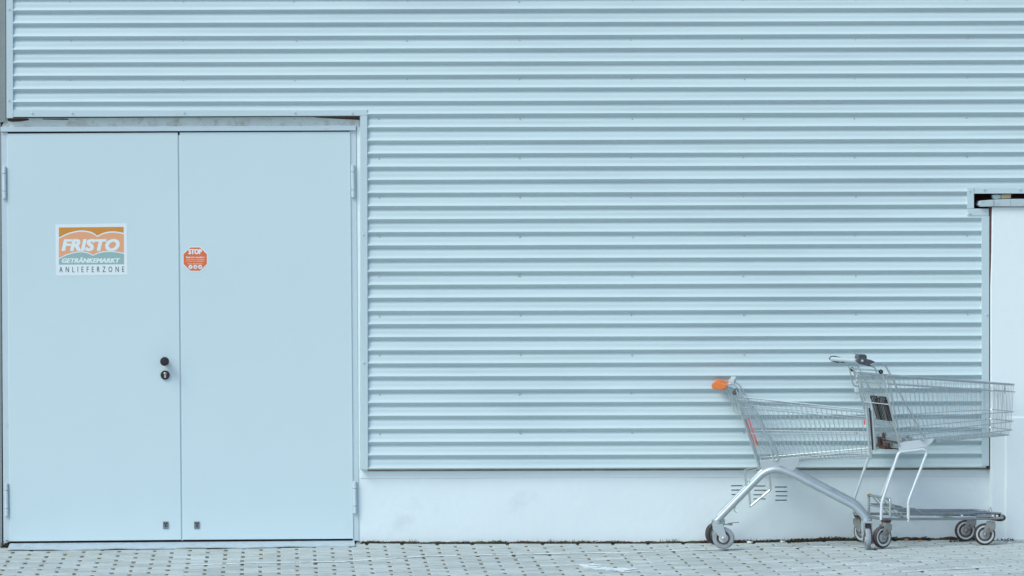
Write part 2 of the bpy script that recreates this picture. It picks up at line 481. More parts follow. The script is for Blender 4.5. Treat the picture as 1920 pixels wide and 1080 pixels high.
# folded trims
TF = CL + .013
def trim(px, d0=.0, d1=None, name='flashing', bev=.0015):
    return MB().pxprism(px, d0, d1 or TF).build(name, M_TRIM, wh, bevel=bev)
trim([(11, -335), (24, -335), (24.5, 221), (12, 221.5)])                      # left end
trim([(24.7, 206.5), (689, 206.3), (689, 216.8), (24.7, 219.3)], 0, TF - .002)  # over the door
trim([(675.5, 217.2), (688.7, 217.2), (690, 880.5), (676.5, 880.5)])          # right of the door
trim([(1813.5, 352), (1826.3, 352), (1826.3, 390.8), (1813.5, 390.8)])
trim([(1826.6, 352), (2365, 350.5), (2365, 361.5), (1826.6, 363)], 0, TF - .002)
trim([(1813.5, 391.1), (1855, 391.1), (1855, 404.7), (1813.5, 404.7)], 0, TF - .001)
trim([(1840.5, 405), (1855, 405), (1854.6, 873.5), (1841, 873.5)])
trm = MB()
for (x, y) in ((17, 17), (16, 188), (1818, 358), (1818, 400), (1850, 590), (681, 440), (682, 680), (60, 212), (135, 212), (345, 211.5), (553, 211), (660, 212), (1845, 355), (1912, 355)):
    trm.lathe([(.0001, -.001), (.006, -.001), (.006, -.002), (.004, -.003), (.004, -.007), (.0001, -.007)], P(x, y, TF), (0, 1, 0), 8, False)
tag(trm.build('trim_screws', M_TRIM, wh), kind='stuff')
# body of the building behind
bd = MB()
bd.box((px2X(1170), 2.0, 2.6), (px2X(2420) - px2X(-80), 3.7, 5.2)); bd.build('inner_wall', M_GAP, wh)
# grey render left of the cladding and of the door
MB().pxprism([(-700, -335), (10.2, -335), (10.6, 229), (-700, 229)], -.12, .012).build('side_wall', M_SIDE, wh)
MB().pxprism([(-700, 229.4), (1.5, 229.4), (4, 1040), (-700, 1040)], -.12, .004).build('side_wall', M_SIDE, wh)
# plinth with vent slots (real openings)
slots = []
for (x0, x1, ysl) in ((1371, 1393, (910.7, 918.8, 927.2, 935.3)), (1413, 1436, (911.3, 919.2, 927.8, 935.6)), (1454, 1476.5, (913.2, 921.6, 929.8, 937.9))):
    for y in ysl:
        o = random.uniform(-1.5, 1.5)
        slots.append((x0 + o, x1 + o, y - .95, y + .95))
pb = MB()
def plinth_face(mb, x0, x1, y0, y1, holes, d):
    X = sorted({x0, x1, *[h[0] for h in holes], *[h[1] for h in holes], *[x0 + (x1 - x0) * i / 30 for i in range(1, 30)]})
    Y = sorted({y0, y1, *[h[2] for h in holes], *[h[3] for h in holes], *[y0 + (y1 - y0) * i / 5 for i in range(1, 5)]})
    def wd(x, y): return d + .0014 * math.sin(x * .011 + y * .03) + .0008 * math.sin(x * .04 + 1.3)
    idx = {}; vs = []
    for j, y in enumerate(Y):
        for i, x in enumerate(X):
            idx[i, j] = len(vs); vs.append(P(x, y, wd(x, y)))
    fs = []
    for j in range(len(Y) - 1):
        for i in range(len(X) - 1):
            mx_, my_ = (X[i] + X[i + 1]) / 2, (Y[j] + Y[j + 1]) / 2
            if any(h[0] < mx_ < h[1] and h[2] < my_ < h[3] for h in holes): continue
            fs.append((idx[i, j], idx[i, j + 1], idx[i + 1, j + 1], idx[i + 1, j]))
    mb.add(vs, fs, True)
    for h in holes:
        fr = [P(h[0], h[2], d), P(h[1], h[2], d), P(h[1], h[3], d), P(h[0], h[3], d)]
        bk_ = [v + Vector((0, .05, 0)) for v in fr]
        mb.add(fr + bk_, [(i, (i + 1) % 4, 4 + (i + 1) % 4, 4 + i) for i in range(4)])
plinth_face(pb, 669, 1862, 880, 1045, slots, .0)
plinth = pb.build('plinth', M_PLINTH, wh)
MB().pxprism([(676, 883.5), (1856, 880.5), (1856, 893.5), (676, 897)], -.05, .004).build('plinth_ledge', M_PLINTH, wh, bevel=.003)
for h in slots: MB().pxprism([(h[0] - .5, h[2] - .5), (h[1] + .5, h[2] - .5), (h[1] + .5, h[3] + .5), (h[0] - .5, h[3] + .5)], -.06, -.04).build('vent_slot', M_GAP, plinth)
# brown strip painted in as the drip shadow line under the last sheet
MB().pxprism([(690, 876), (1500, 872), (1856, 870), (1856, 880.4), (1500, 881.5), (690, 883.4)], -.02, .003).build('shadow_line_strip', M_SHADOWLINE, wh)

# door surround
MB().pxprism([(11, 221.5), (675, 218.5), (675, 238), (1, 240)], -.06, -.004).build('lintel', M_LINTEL, wh)
MB().pxprism([(14, 222.3), (52, 222), (55, 225), (40, 227.5), (24, 228.5), (15, 227)], -.06, -.0015).build('lintel_gap', M_GAP, wh)
MB().pxprism([(80, 222.6), (128, 222.5), (128, 224.6), (81, 224)], -.06, -.0015).build('lintel_gap', M_GAP, wh)
MB().pxprism([(590, 219.8), (673.5, 219.2), (674, 224.8), (640, 223.2), (592, 220.6)], -.06, -.0015).build('lintel_gap', M_GAP, wh)
MB().pxprism([(1, 238.2), (667.5, 235.8), (667.5, 244.6), (1.2, 247)], -.06, .02).build('door_head', M_FRAME, wh, bevel=.002)
MB().pxprism([(2, 247.5), (14.2, 247.5), (19.2, 1015), (6.5, 1022)], -.06, .0035).build('door_jamb', M_FRAME, wh, bevel=.0015)
MB().pxprism([(655.5, 244.9), (668, 244.9), (673, 1014), (661.5, 1014)], -.06, .0045).build('door_jamb', M_FRAME, wh, bevel=.0015)
MB().pxprism([(668.5, 238.2), (675.2, 238.2), (675.8, 880), (672, 880)], -.06, .001).build('door_reveal', M_PLINTH, wh)
# door leaves
leaf1 = MB().pxprism([(13.2, 250.6), (333.4, 248.4), (339.8, 1012.2), (18.2, 1015.2)], -.045, .010).build('door_leaf', M_DOOR, wh, bevel=.002)
leaf2 = MB().pxprism([(336.9, 248.2), (656.8, 246.8), (662.6, 1010.2), (343.0, 1012.2)], -.045, .010).build('door_leaf', M_DOOR, wh, bevel=.002)
MB().pxprism([(333, 253.5), (337.2, 253.5), (343.2, 1013), (339.4, 1013)], -.04, .0045).build('rebate_strip', M_FRAME, leaf2)
MB().pxprism([(1, 246), (667, 244), (672, 1018), (4, 1022)], -.06, -.046).build('door_backing', M_GAP, wh)
def hinge(leaf, x0, y0, x1, y1):
    a, b = P(x0, y0, .014), P(x1, y1, .014)
    r = .0115
    mb = MB()
    for (t0, t1) in ((0, .215), (.225, .765), (.775, 1)):
        p, q = a.lerp(b, t0), a.lerp(b, t1); h = (q - p).length
        mb.lathe([(.0001, 0), (r * .8, 0), (r, .002), (r, h - .002), (r * .8, h), (.0001, h)], p, q - p, 14, False)
    return mb.build('hinge', M_FRAME, leaf)
hinge(leaf1, 7.9, 312, 8.6, 373); hinge(leaf1, 11.8, 906, 12.6, 968)
hinge(leaf2, 661.6, 309, 662.4, 370.5); hinge(leaf2, 665.2, 902.5, 666, 963)
def disc(mb, x, y, d, rpx, prof_):
    r = rpx * D / F
    mb.lathe([(max(p[0], 1e-4) * r, -p[1]) for p in prof_], P(x, y, d), (0, 1, 0), 28, False)
mb = MB(); disc(mb, 309.2, 677.2, .010, 8.5, [(.0, .0), (.62, .0), (.62, .035), (.95, .04), (1, .046), (1, .058), (.92, .064), (.0, .066)])
mb.build('door_knob', M_BLACK, leaf1)
mb = MB(); disc(mb, 309.6, 703.2, .010, 8.6, [(0, 0), (1, 0), (1, .008), (.93, .011), (0, .011)])
esc = mb.build('escutcheon', M_BLACK, leaf1)
mb = MB(); disc(mb, 309.6, 700.4, .021, 2.7, [(0, 0), (1, 0), (1, .004), (.85, .005), (0, .005)])
mb.pxprism([(308.0, 701.5), (311.3, 701.5), (311.3, 708.3), (308.0, 708.3)], .020, .0245)
cyl = mb.build('lock_cylinder', M_STEEL, leaf1)
mb = MB(); mb.pxrect(309.1, 698.2, 310.1, 702.6, .0255, .0262); mb.build('keyhole', M_BLACK, leaf1)
for (lf, x) in ((leaf1, 310.6), (leaf2, 369)):
    mb = MB(); mb.pxrect(x - 5, 978, x + 5, 989.5, .010, .016)
    mb.pxrect(x - 5, 990.2, x + 5, 991.5, .010, .014)
    o = mb.build('floor_bolt_plate', M_GREYPL, lf, bevel=.0008)
    for q in ((x - 3.2, 980, x - 1, 982.5), (x + 1, 980, x + 3.2, 982.5), (x - 1, 984, x + 1, 987.6)):
        MB().pxrect(*q, .016, .019).build('floor_bolt', M_BLACK, lf)
# threshold plate (a slightly buckled ramp sheet)
th = MB(); nn = 120; rows_ = [0.0, .03, .10, .2, .2, .19]
vs = []
for j_, d in enumerate(rows_):
    for i in range(nn + 1):
        x = 17 + (663 - 17) * i / nn
        X = px2X(x)
        zb = P(x, 1018.6 - 5.2 * i / nn, 0).z
        ze = ground(X, .2) + .011 + .0025 * math.sin(i * .21) + .0012 * math.sin(i * .53)
        zt = zb + (ze - zb) * d / .2
        if 0 < d < .2: zt += .0028 * math.sin(i * 1.25) * max(0, 1 - i / 46)
        if j_ == 4: zt -= .006
        if j_ == 5: zt -= .008
        vs.append((X, -d, zt))
th.add(vs, [(j * (nn + 1) + i, j * (nn + 1) + i + 1, (j + 1) * (nn + 1) + i + 1, (j + 1) * (nn + 1) + i) for j in range(5) for i in range(nn)], True)
th.build('threshold_plate', M_PLATE, wh)

# white pier at the right with its metal coping
MB().pxprism([(1860, 388), (2360, 386), (2360, 1050), (1857, 1050), (1857.2, 540), (1859.2, 470)], -.1, .055).build('pier', M_PIER, wh, bevel=.006)
MB().pxprism([(1886, 782), (2360, 780), (2360, 1050), (1885, 1050)], .02, .066).build('pier_base', M_PIER, wh, bevel=.008)
MB().pxprism([(1854, 389), (1860.6, 388.5), (1861.2, 410), (1859.8, 432), (1860.4, 455), (1858.2, 478), (1858.4, 500), (1857.4, 530), (1857.6, 640), (1857, 760), (1857.6, 880), (1853.5, 880)], .0, .0475).build('open_joint', M_GAP, wh)
MB().pxprism([(1838, 376.2), (1863.6, 374.2), (1863.8, 387.2), (1839, 387.6), (1835, 384)], -.05, .075).build('coping', M_COPING, wh, bevel=.003)
MB().pxprism([(1864.1, 374.2), (1895.4, 373), (1895.6, 387.2), (1864.3, 387.2)], -.05, .074).build('coping', M_COPING, wh, bevel=.002)
MB().pxprism([(1895.9, 373), (2360, 371), (2360, 387), (1896.1, 387.2)], -.05, .0755).build('coping', M_COPING, wh, bevel=.002)
MB().pxprism([(1877.5, 364.4), (1896, 364.0), (1895.5, 371.6), (1878, 372.6)], -.02, .03).build('batten', M_WOOD, wh, bevel=.002)
MB().pxprism([(1860, 366), (1868, 364.4), (1877, 365.4), (1876.5, 372.2), (1868, 373.4), (1862, 372.5)], -.02, .022).build('insulation_scrap', M_PLATE, wh, bevel=.002)

# ------------------------------------------------------------------ lettering helper
def text_obj(name, s, x, y, hpx, d, matl, parent, width_px=None, shear=0.0, bold=0.0, spacing=1.0, th=.0006, tilt=0.0, smear=((0, 0),)):
    """x,y = photo pixel of baseline start, hpx = cap height"""
    cu = bpy.data.curves.new(name, 'FONT'); cu.body = s; cu.shear = shear; cu.offset = bold; cu.space_character = spacing
    cu.extrude = 0; cu.resolution_u = 3
    o = bpy.data.objects.new(name, cu); C.objects.link(o)
    dg = bpy.context.evaluated_depsgraph_get()
    me = bpy.data.meshes.new_from_object(o.evaluated_get(dg))
    bpy.data.objects.remove(o); bpy.data.curves.remove(cu)
    xs_ = [v.co.x for v in me.vertices]; ys_ = [v.co.y for v in me.vertices]
    x0, x1 = min(xs_), max(xs_)
    capref = .70 + 2 * bold
    sy = hpx / capref; sx = (width_px / (x1 - x0)) if width_px else sy
    for v in me.vertices:
        px_ = (v.co.x - x0) * sx; py_ = (v.co.y + bold) * sy
        v.co = P(x + px_, y - py_ - tilt * px_, d)
    base = [v.co.copy() for v in me.vertices]; polys = [tuple(p.vertices) for p in me.polygons]
    V_, F_ = [], []
    for k, (ax_, ay_) in enumerate(smear):
        o_ = len(V_)
        V_ += [c + Vector((ax_ * D / F, -k * .000012, -ay_ * D / F)) for c in base]
        F_ += [tuple(i + o_ for i in p) for p in polys]
    bpy.data.meshes.remove(me); me = bpy.data.meshes.new(name); me.from_pydata(V_, [], F_)
    me.materials.append(matl)
    ob = bpy.data.objects.new(name, me); C.objects.link(ob)
    ob.parent = parent
    return ob

# ------------------------------------------------------------------ delivery sign on the left leaf
DS = .0105
sg = MB().pxprism([(104, 420.8), (238, 418.8), (239.3, 515.3), (105, 517)], .0102, .0108).build('delivery_sign', M_BOARD)
tag(sg, 'rectangular printed shop sign with orange waves and ANLIEFERZONE on left door leaf', 'sign')
def curve_pts(pts, n=10):
    out = []
    for i in range(len(pts) - 1):
        p0 = Vector(pts[max(i - 1, 0)]); p1 = Vector(pts[i]); p2 = Vector(pts[i + 1]); p3 = Vector(pts[min(i + 2, len(pts) - 1)])
        for j in range(n):
            t = j / n
            out.append(tuple(.5 * ((2 * p1) + (p2 - p0) * t + (2 * p0 - 5 * p1 + 4 * p2 - p3) * t * t + (3 * p1 - p0 - 3 * p2 + p3) * t ** 3)))
    out.append(tuple(pts[-1])); return out
def z5(p): return (80 + p[0] / 5.647, 400 + p[1] / 5.647)
U = [z5(p) for p in curve_pts([(172, 262), (255, 222), (340, 196), (420, 188), (500, 199), (550, 222), (578, 243)])] + \
    [z5(p) for p in curve_pts([(578, 243), (640, 214), (700, 200), (760, 198), (820, 206), (858, 214)])][1:]
Lw = [z5(p) for p in curve_pts([(172, 478), (250, 440), (330, 416), (410, 408), (480, 420), (530, 444)])] + \
     [z5(p) for p in curve_pts([(530, 444), (600, 416), (670, 404), (730, 404), (800, 412), (860, 424)])][1:]
def strip_poly(name, top, bot, matl, d, parent):
    """filled band between two polylines sampled on common x"""
    def at(pl, x):
        for a, b in zip(pl, pl[1:]):
            if a[0] <= x <= b[0] and b[0] > a[0]: return a[1] + (b[1] - a[1]) * (x - a[0]) / (b[0] - a[0])
        return pl[0][1] if x < pl[0][0] else pl[-1][1]
    xs_ = sorted({round(p[0], 3) for p in top + bot}); mb = MB()
    vs = [P(x, at(top, x), d) for x in xs_] + [P(x, at(bot, x), d) for x in xs_]
    m = len(xs_)
    mb.add(vs, [(i, i + 1, m + i + 1, m + i) for i in range(m - 1)])
    return mb.build(name, matl, parent)
TOPL = [(110.5, 426.6), (231.8, 425.3)]; BOTL = [(111, 496.2), (232.6, 495.6)]
off = lambda pl, k: [(x, y + k) for x, y in pl]
strip_poly('gold_band', TOPL, off(U, -1.3), M_GOLD, .0110, sg)
strip_poly('salmon_band', off(U, 1.3), off(Lw, -1.0), M_SALMON, .0110, sg)
strip_poly('teal_band', off(Lw, 1.0), BOTL, M_TEAL, .0110, sg)
text_obj('lettering', 'FRISTO', 117.2, 469.6, 20.6, .0112, M_BOARD, sg, 105.5, .2, 0, 1.04, smear=[(a * .55, b * .6) for a in (-3, -2, -1, 0, 1, 2, 3) for b in (-1.7, -.6, .6, 1.7)])
text_obj('lettering', 'GETRÄNKEMARKT', 116.6, 492.5, 8.0, .0112, M_BOARD, sg, 108, .25, 0, 1.02, tilt=.002, smear=[(a, b) for a in (-.7, 0, .7) for b in (-.35, .35)])
text_obj('lettering', 'ANLIEFERZONE', 111.3, 510.6, 10.6, .0112, M_INK, sg, 121.5, 0, .0, 2.1, tilt=.005, smear=[(-.12, 0), (.12, 0)])

# octagonal sticker on the right leaf
def octo(cx, cy, r, k=.4142):
    a = r * k
    return [(cx - a, cy - r), (cx + a, cy - r), (cx + r, cy - a), (cx + r, cy + a), (cx + a, cy + r), (cx - a, cy + r), (cx - r, cy + a), (cx - r, cy - a)]
st = MB().pxprism(octo(366, 485.8, 23.6), .0102, .0107).build('stop_sticker', M_BOARD)
tag(st, 'small octagonal orange STOP sticker on right door leaf beside the centre gap', 'sticker')
MB().pxprism(octo(366, 485.8, 21.9), .0107, .0109).build('orange_field', M_STOP, st)
text_obj('lettering', 'STOP', 354, 476.2, 9.0, .0111, M_BOARD, st, 24, 0, 0, 1.05, smear=[(a, b) for a in (-.8, 0, .8) for b in (-.4, .4)])
text_obj('lettering', 'Einbruch zwecklos!', 349, 483.7, 3.0, .0111, M_BOARD, st, 34, 0, 0, smear=[(-.2, 0), (.2, 0)])
text_obj('lettering', 'Ware ist alarm-, Videoüberw.', 349, 487.5, 2.3, .0111, M_BOARD, st, 34.5, 0, 0)
text_obj('lettering', 'u. Tresor mit Zeitschloss!', 348.6, 490.8, 2.3, .0111, M_BOARD, st, 34, 0, 0)
text_obj('lettering', 'Keine Wertsachen!', 352.5, 495.6, 2.4, .0111, M_BOARD, st, 27, 0, 0)
for i, x in enumerate((357.2, 366.2, 375.2)):
    cx, cy = x, 500.5
    MB().pxprism([(cx + 3.8 * math.cos(a * math.pi / 10), cy + 3.8 * math.sin(a * math.pi / 10)) for a in range(20)], .0109, .0111).build('pictogram', M_BOARD, st)
    if i == 0: q = [[(cx + 1.5 * math.cos(a * math.pi / 5), cy + .2 + 1.5 * math.sin(a * math.pi / 5)) for a in range(10)]]
    elif i == 1: q = [[(cx - .2, cy - 2.4), (cx + .9, cy - 1.4), (cx + .3, cy - .2), (cx - .8, cy - 1)], [(cx - 1.8, cy + 2), (cx - .6, cy - .2), (cx + .2, cy + .6), (cx - .6, cy + 2)], [(cx + .6, cy + .4), (cx + 1.6, cy + .4), (cx + 2, cy + 2.2), (cx + .8, cy + 2)]]
    else: q = [[(cx - 2, cy + .4), (cx + 1.4, cy - 1.4), (cx + 2, cy - .4), (cx + .4, cy + 1), (cx - 1.6, cy + 1.4)]]
    mb = MB()
    for poly in q: mb.pxprism(poly, .0111, .0113)
    mb.build('pictogram_print', M_CYAN if i == 0 else M_INK, st)

# ------------------------------------------------------------------ shopping carts
class Cart:
    def __init__(s, name, label, xpx, d, theta, cat='shopping cart'):
        s.th = theta
        w = Vector(((xpx - XV) * (D - d) / F, -d, 0)); w.z = ground(w.x, d) + .0025
        s.o = w
        s.root = empty(name, w, theta)
        tag(s.root, label, cat, 'shopping carts parked against the plinth')
        s.ct, s.st = math.cos(theta), math.sin(theta)
    def S(s, x, y, v):
        """photo pixel on the lengthwise plane local-y = v -> cart coordinates"""
        X, W = unroll(x, y)
        dirw = Vector((X / F, 1, -W / F)); o = Vector((0, -D, H))
        def loc(p):
            q = p - s.o
            return Vector((q.x * s.ct + q.y * s.st, -q.x * s.st + q.y * s.ct, q.z))
        a = loc(o); b = loc(o + dirw)
        t = (v - a.y) / (b.y - a.y)
        return a + (b - a) * t
def mir(pts): return [Vector((p[0], -p[1], p[2])) for p in pts]

def caster(cart, pivot, ang, r, trail, matf, matt, matr, plate=None, wide=.034, halfw=.017, squat=0.0, tyre_w=.0205, ring_w=.003, matw=None, math_=None):
    matw = matw or M_WEB; math_ = math_ or M_RIM_L
    """swivel caster; pivot = top of fork in cart coordinates, wheel stands on the ground"""
    hz = pivot.z - r - squat
    f = MB()
    ax = Vector((trail, 0, -hz))
    for sgn in (-1, 1):
        y0 = sgn * (halfw + .004); y1 = sgn * (halfw + .007)
        pl = [(-wide * .8, -.004), (wide, -.004), (trail + .017, -hz + .012), (trail + .012, -hz - .012), (trail - .004, -hz - .014), (trail - .015, -hz - .002), (-wide * .72, -.03)]
        f.prism([Vector((a, y1, b)) for a, b in pl], [Vector((a, y0, b)) for a, b in pl])
        f.lathe([(.0001, 0), (.009, 0), (.009, .006), (.005, .009), (.0001, .009)], (trail, y1, -hz), (0, sgn, 0), 10, False)
    pl = [(-wide * .8, 0), (wide, 0), (wide, -.010), (-wide * .8, -.010)]
    f.prism([Vector((a, halfw + .006, b)) for a, b in pl], [Vector((a, -halfw - .006, b)) for a, b in pl])
    f.lathe([(.0001, -.004), (.022, -.004), (.025, .002), (.025, .010), (.019, .014), (.0001, .014)], (0, 0, 0), (0, 0, 1), 16, False)
    co = f.build('caster', matf, cart.root, loc=pivot, rot=(0, 0, ang))
    t = MB(); w = .0145
    ti = r - tyre_w
    t.lathe([(ti, -w), (r - .006, -w), (r - .0015, -w * .72), (r, -w * .3), (r, w * .3), (r - .0015, w * .72), (r - .006, w), (ti, w)], ax, (0, 1, 0), 28, True)
    t.build('tyre', matt, co)
    k = MB(); ri = ti - ring_w
    k.lathe([(ri, -.0135), (ri + .002, -.0145), (ti - .002, -.0145), (ti + .0005, -.013), (ti + .0005, .013), (ti - .002, .0145), (ri + .002, .0145), (ri, .0135)], ax, (0, 1, 0), 28, True)
    k.build('rim', matr, co)
    k = MB(); k.lathe([(.0001, -.003), (ri + .001, -.003), (ri + .001, .003), (.0001, .003)], ax, (0, 1, 0), 24, False)
    k.build('wheel_web', matw, co)
    k = MB(); hr = ri * .68
    k.lathe([(.0001, -.0145), (hr * .55, -.0145), (hr * .6, -.0115), (hr * .9, -.0115), (hr, -.010), (hr, .010), (hr * .9, .0115), (hr * .6, .0115), (hr * .55, .0145), (.0001, .0145)], ax, (0, 1, 0), 20, False)
    k.build('hub', math_, co)
    return co

def wire_panel(cart, top, bot, vt, vb, nw, r, levels=(), rl=.003):
    """slanted wires between two lines (start,end) in cart coordinates"""
    mb = MB()
    a0, a1 = top; b0, b1 = bot
    for i in range(nw):
        t = i / (nw - 1)
        mb.tube([a0.lerp(a1, t), b0.lerp(b1, t)], r, 5)
    return mb

# ---- front cart (orange handle)
c1 = Cart('shopping_cart', 'silver shopping cart with orange handle and arched oval tube frame standing at left', 1480, .36, R(-8))
S = c1.S; V = .2
# frame: two arched tubes
path = [(1343.5, 977), (1432, 886), (1456, 878.5), (1486, 889), (1606, 951.5), (1624.5, 974)]
near = [S(x, y, -V) for x, y in path]
for pts in (near, mir(near)):
    p = [pts[0]] + fillet(pts, .055, 8)[1:-1] + [pts[-1]]
    MB().tube(p, .0195, 14).build('frame_tube', M_SILVER, c1.root)
for (x, y) in ((1405, 912), (1456, 880), (1560, 926)):
    a = S(x, y, -V); MB().tube([a, Vector((a.x, V, a.z))], .010, 8).build('crossbar', M_SILVER, c1.root)
for sg_ in (-1, 1):
    br = MB()
    q = [S(x, y, -V) for x, y in ((1424, 864), (1500, 857), (1497, 871), (1486, 884), (1466, 874), (1446, 876), (1430, 886))]
    a = [Vector((p.x, sg_ * (V - .005), p.z)) for p in q]; b = [Vector((p.x, sg_ * (V + .003), p.z)) for p in q]
    br.prism(a, b)
    bo_ = br.build('bracket', M_SILVER, c1.root, bevel=.001)
    pa, pb_ = S(1486, 866, -V), S(1482, 886, -V)
    MB().tube([Vector((pa.x, sg_ * (V - .012), pa.z)), Vector((pb_.x, sg_ * (V - .012), pb_.z))], .008, 8).build('strut', M_SILVER, bo_)
# casters
W_ = .0625
def fix(pv, mirror=False):
    p = Vector(pv)
    if mirror: p.y = -p.y
    return p
rear = S(1344.5, 982, -V); front = S(1625.5, 977, -V)
ca = caster(c1, rear, R(2), W_, .036, M_SILVER, M_TYRE_L, M_RIM)
bk_ = MB()
bk_.box((.058, 0, -.004), (.05, .03, .005)); bk_.tube([(.06, .012, 0), (.09, .004, .006), (.125, 0, .009)], .0035, 6); bk_.box((.078, 0, -.002), (.02, .02, .014))
bk_.build('brake_lever', M_GREYPL, ca)
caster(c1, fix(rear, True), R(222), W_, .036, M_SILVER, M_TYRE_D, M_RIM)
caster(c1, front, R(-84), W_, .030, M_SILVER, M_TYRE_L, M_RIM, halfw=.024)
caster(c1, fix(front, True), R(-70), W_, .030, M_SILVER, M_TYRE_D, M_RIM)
# basket
def rail(pa, pb, va, vb): return (S(*pa, -va), S(*pb, -vb))
rimL = rail((1380, 749), (1629, 774), .225, .165)
r2L = rail((1386, 763.5), (1630, 787), .22, .163)
midL = rail((1407, 813), (1632, 815), .21, .158)
lowL = rail((1424, 864.5), (1635, 844.5), .195, .152)
basL = rail((1446, 868), (1634, 857.5), .175, .145)
def side(sgn):
    mb = MB()
    def m(p): return Vector((p.x, -sgn * p.y, p.z)) if sgn > 0 else Vector(p)
    for (ln, r) in ((rimL, .0042), (r2L, .0030), (midL, .0030), (lowL, .0036), (basL, .0032)):
        mb.tube([m(ln[0]), m(ln[1])], r, 6)
    nw = 26
    for i in range(nw):
        t = (i + .6) / nw
        a = rimL[0].lerp(rimL[1], t); b = lowL[0].lerp(lowL[1], t); c = basL[0].lerp(basL[1], t)
        mb.tube([m(a), m(b), m(c)], .0018, 5)
    return mb.build('basket_side', M_WIRE, c1.root)
side(-1); side(1)
fm = MB()
for ln in (rimL, r2L, midL, lowL, basL):
    a = ln[1]; fm.tube([a, Vector((a.x, -a.y, a.z))], .003, 6)
for i in range(11):
    t = (i + .5) / 11
    pts = []
    for ln in (rimL, midL, lowL, basL):
        a = ln[1]; pts.append(Vector((a.x + .002, a.y * (1 - 2 * t), a.z)))
    fm.tube(pts, .0017, 5)
fm.build('basket_front', M_WIRE, c1.root)
for sgn in (1, -1):
    bu = MB()
    q = [S(1630.3, 769, -.172), S(1635.5, 843, -.158)]
    bu.tube([Vector((p.x + .003, sgn * p.y, p.z)) for p in q], .0042, 8)
    bu.build('corner_bumper', M_BLACK, c1.root)
for sgn in (1, -1):
    for dx in (-5, 5.5):
        cn = MB()
        q = [S(1630.3 + dx, 768, -.168), S(1635.5 + dx, 846, -.154)]
        cn.tube([Vector((p.x, sgn * p.y, p.z)) for p in q], .0065, 8)
        cn.build('corner_post', M_SILVER, c1.root)
fl = MB()
for i in range(9):
    t = (i + .5) / 9
    a, b = basL
    fl.tube([Vector((a.x, a.y * (1 - 2 * t), a.z)), Vector((b.x, b.y * (1 - 2 * t), b.z))], .0024, 5)
for i in range(16):
    t = i / 15
    a = basL[0].lerp(basL[1], t); fl.tube([a, Vector((a.x, -a.y, a.z))], .0020, 5)
fl.build('basket_floor', M_WIRE, c1.root)
tg = MB(); p = S(1621, 792, -.172); tg.box(p, (.009, .002, .026)); tg.build('red_clip', M_RED, c1.root, bevel=.0006)
# rear flap
gt = MB(); ga, gb = S(1377.5, 742, -.205), S(1424, 874, -.19)
for i in range(12):
    t = (i + .5) / 12
    gt.tube([Vector((ga.x, ga.y * (1 - 2 * t), ga.z)), Vector((gb.x, gb.y * (1 - 2 * t), gb.z))], .0018, 5)
for t in (.0, .18, .36, .55, .75, .98):
    a = ga.lerp(gb, t); gt.tube([a, Vector((a.x, -a.y, a.z))], .0026, 5)
gt.build('rear_flap', M_WIRE, c1.root)
for sgn in (1, -1):
    def mm(l): return [Vector((p.x, sgn * p.y, p.z)) for p in l]
    MB().tube(mm([S(1377, 735, -.215), S(1424, 880, -.2)]), .0048, 8).build('rear_upright', M_WIRE, c1.root)
    MB().tube(mm([S(1384, 740, -.21), S(1429, 868, -.198)]), .0034, 6).build('rear_upright', M_WIRE, c1.root)
for sgn in (1, -1):
    def mm(l): return [Vector((p.x, sgn * p.y, p.z)) for p in l]
    MB().tube(mm([S(1357, 722, -.235), S(1373, 719, -.235), S(1385, 729, -.232), S(1425, 795, -.225), S(1459, 859, -.208), S(1455, 864.5, -.208), S(1449, 859, -.205), S(1446.5, 850, -.205)]), .0042, 8, .014).build('handle_stay', M_WIRE, c1.root)
    MB().tube(mm([S(1352, 730, -.225), S(1365, 733, -.225), S(1371, 750, -.222), S(1378, 774, -.22), S(1391, 774.7, -.22)]), .0034, 7, .015).build('handle_wire', M_WIRE, c1.root)
for sgn in (1, -1):
    rg = MB()
    p = S(1377, 737, -.228); rg.lathe([(.004, -.006), (.012, -.006), (.013, 0), (.012, .006), (.004, .006)], Vector((p.x, sgn * p.y, p.z)), (0, 1, 0), 14, True)
    rg.build('hinge_ring', M_DGREY, c1.root)
cl = MB(); p = S(1371.5, 717, -.16); cl.box((p.x, -.02, p.z), (.032, .30, .030)); cl.box((p.x + .006, .06, p.z + .012), (.03, .07, .03))
cl.build('coin_lock', M_GRIP, c1.root, bevel=.004)
# handle
hprof = [(1333.2, 723), (1336, 717.5), (1342, 715.2), (1352, 717.6), (1366, 721), (1362, 727), (1353, 732.3), (1343, 730.2), (1335.5, 728)]
hq = [S(x, y, -.25) for x, y in hprof]
hc = sum(hq, Vector()) / len(hq)
def hslice(v, k): return [Vector((hc.x + (p.x - hc.x) * k, v, hc.z + (p.z - hc.z) * k)) for p in hq]
core = MB(); core.prism(hslice(-.215, .42), hslice(.215, .42)); han = core.build('handle', M_ORANGE_D, c1.root, bevel=.003)
for sgn in (-1, 1):
    e = MB(); e.prism(hslice(sgn * .255, 1.0), hslice(sgn * .200, 1.0)); e.build('end_cap', M_ORANGE, han, bevel=.005)
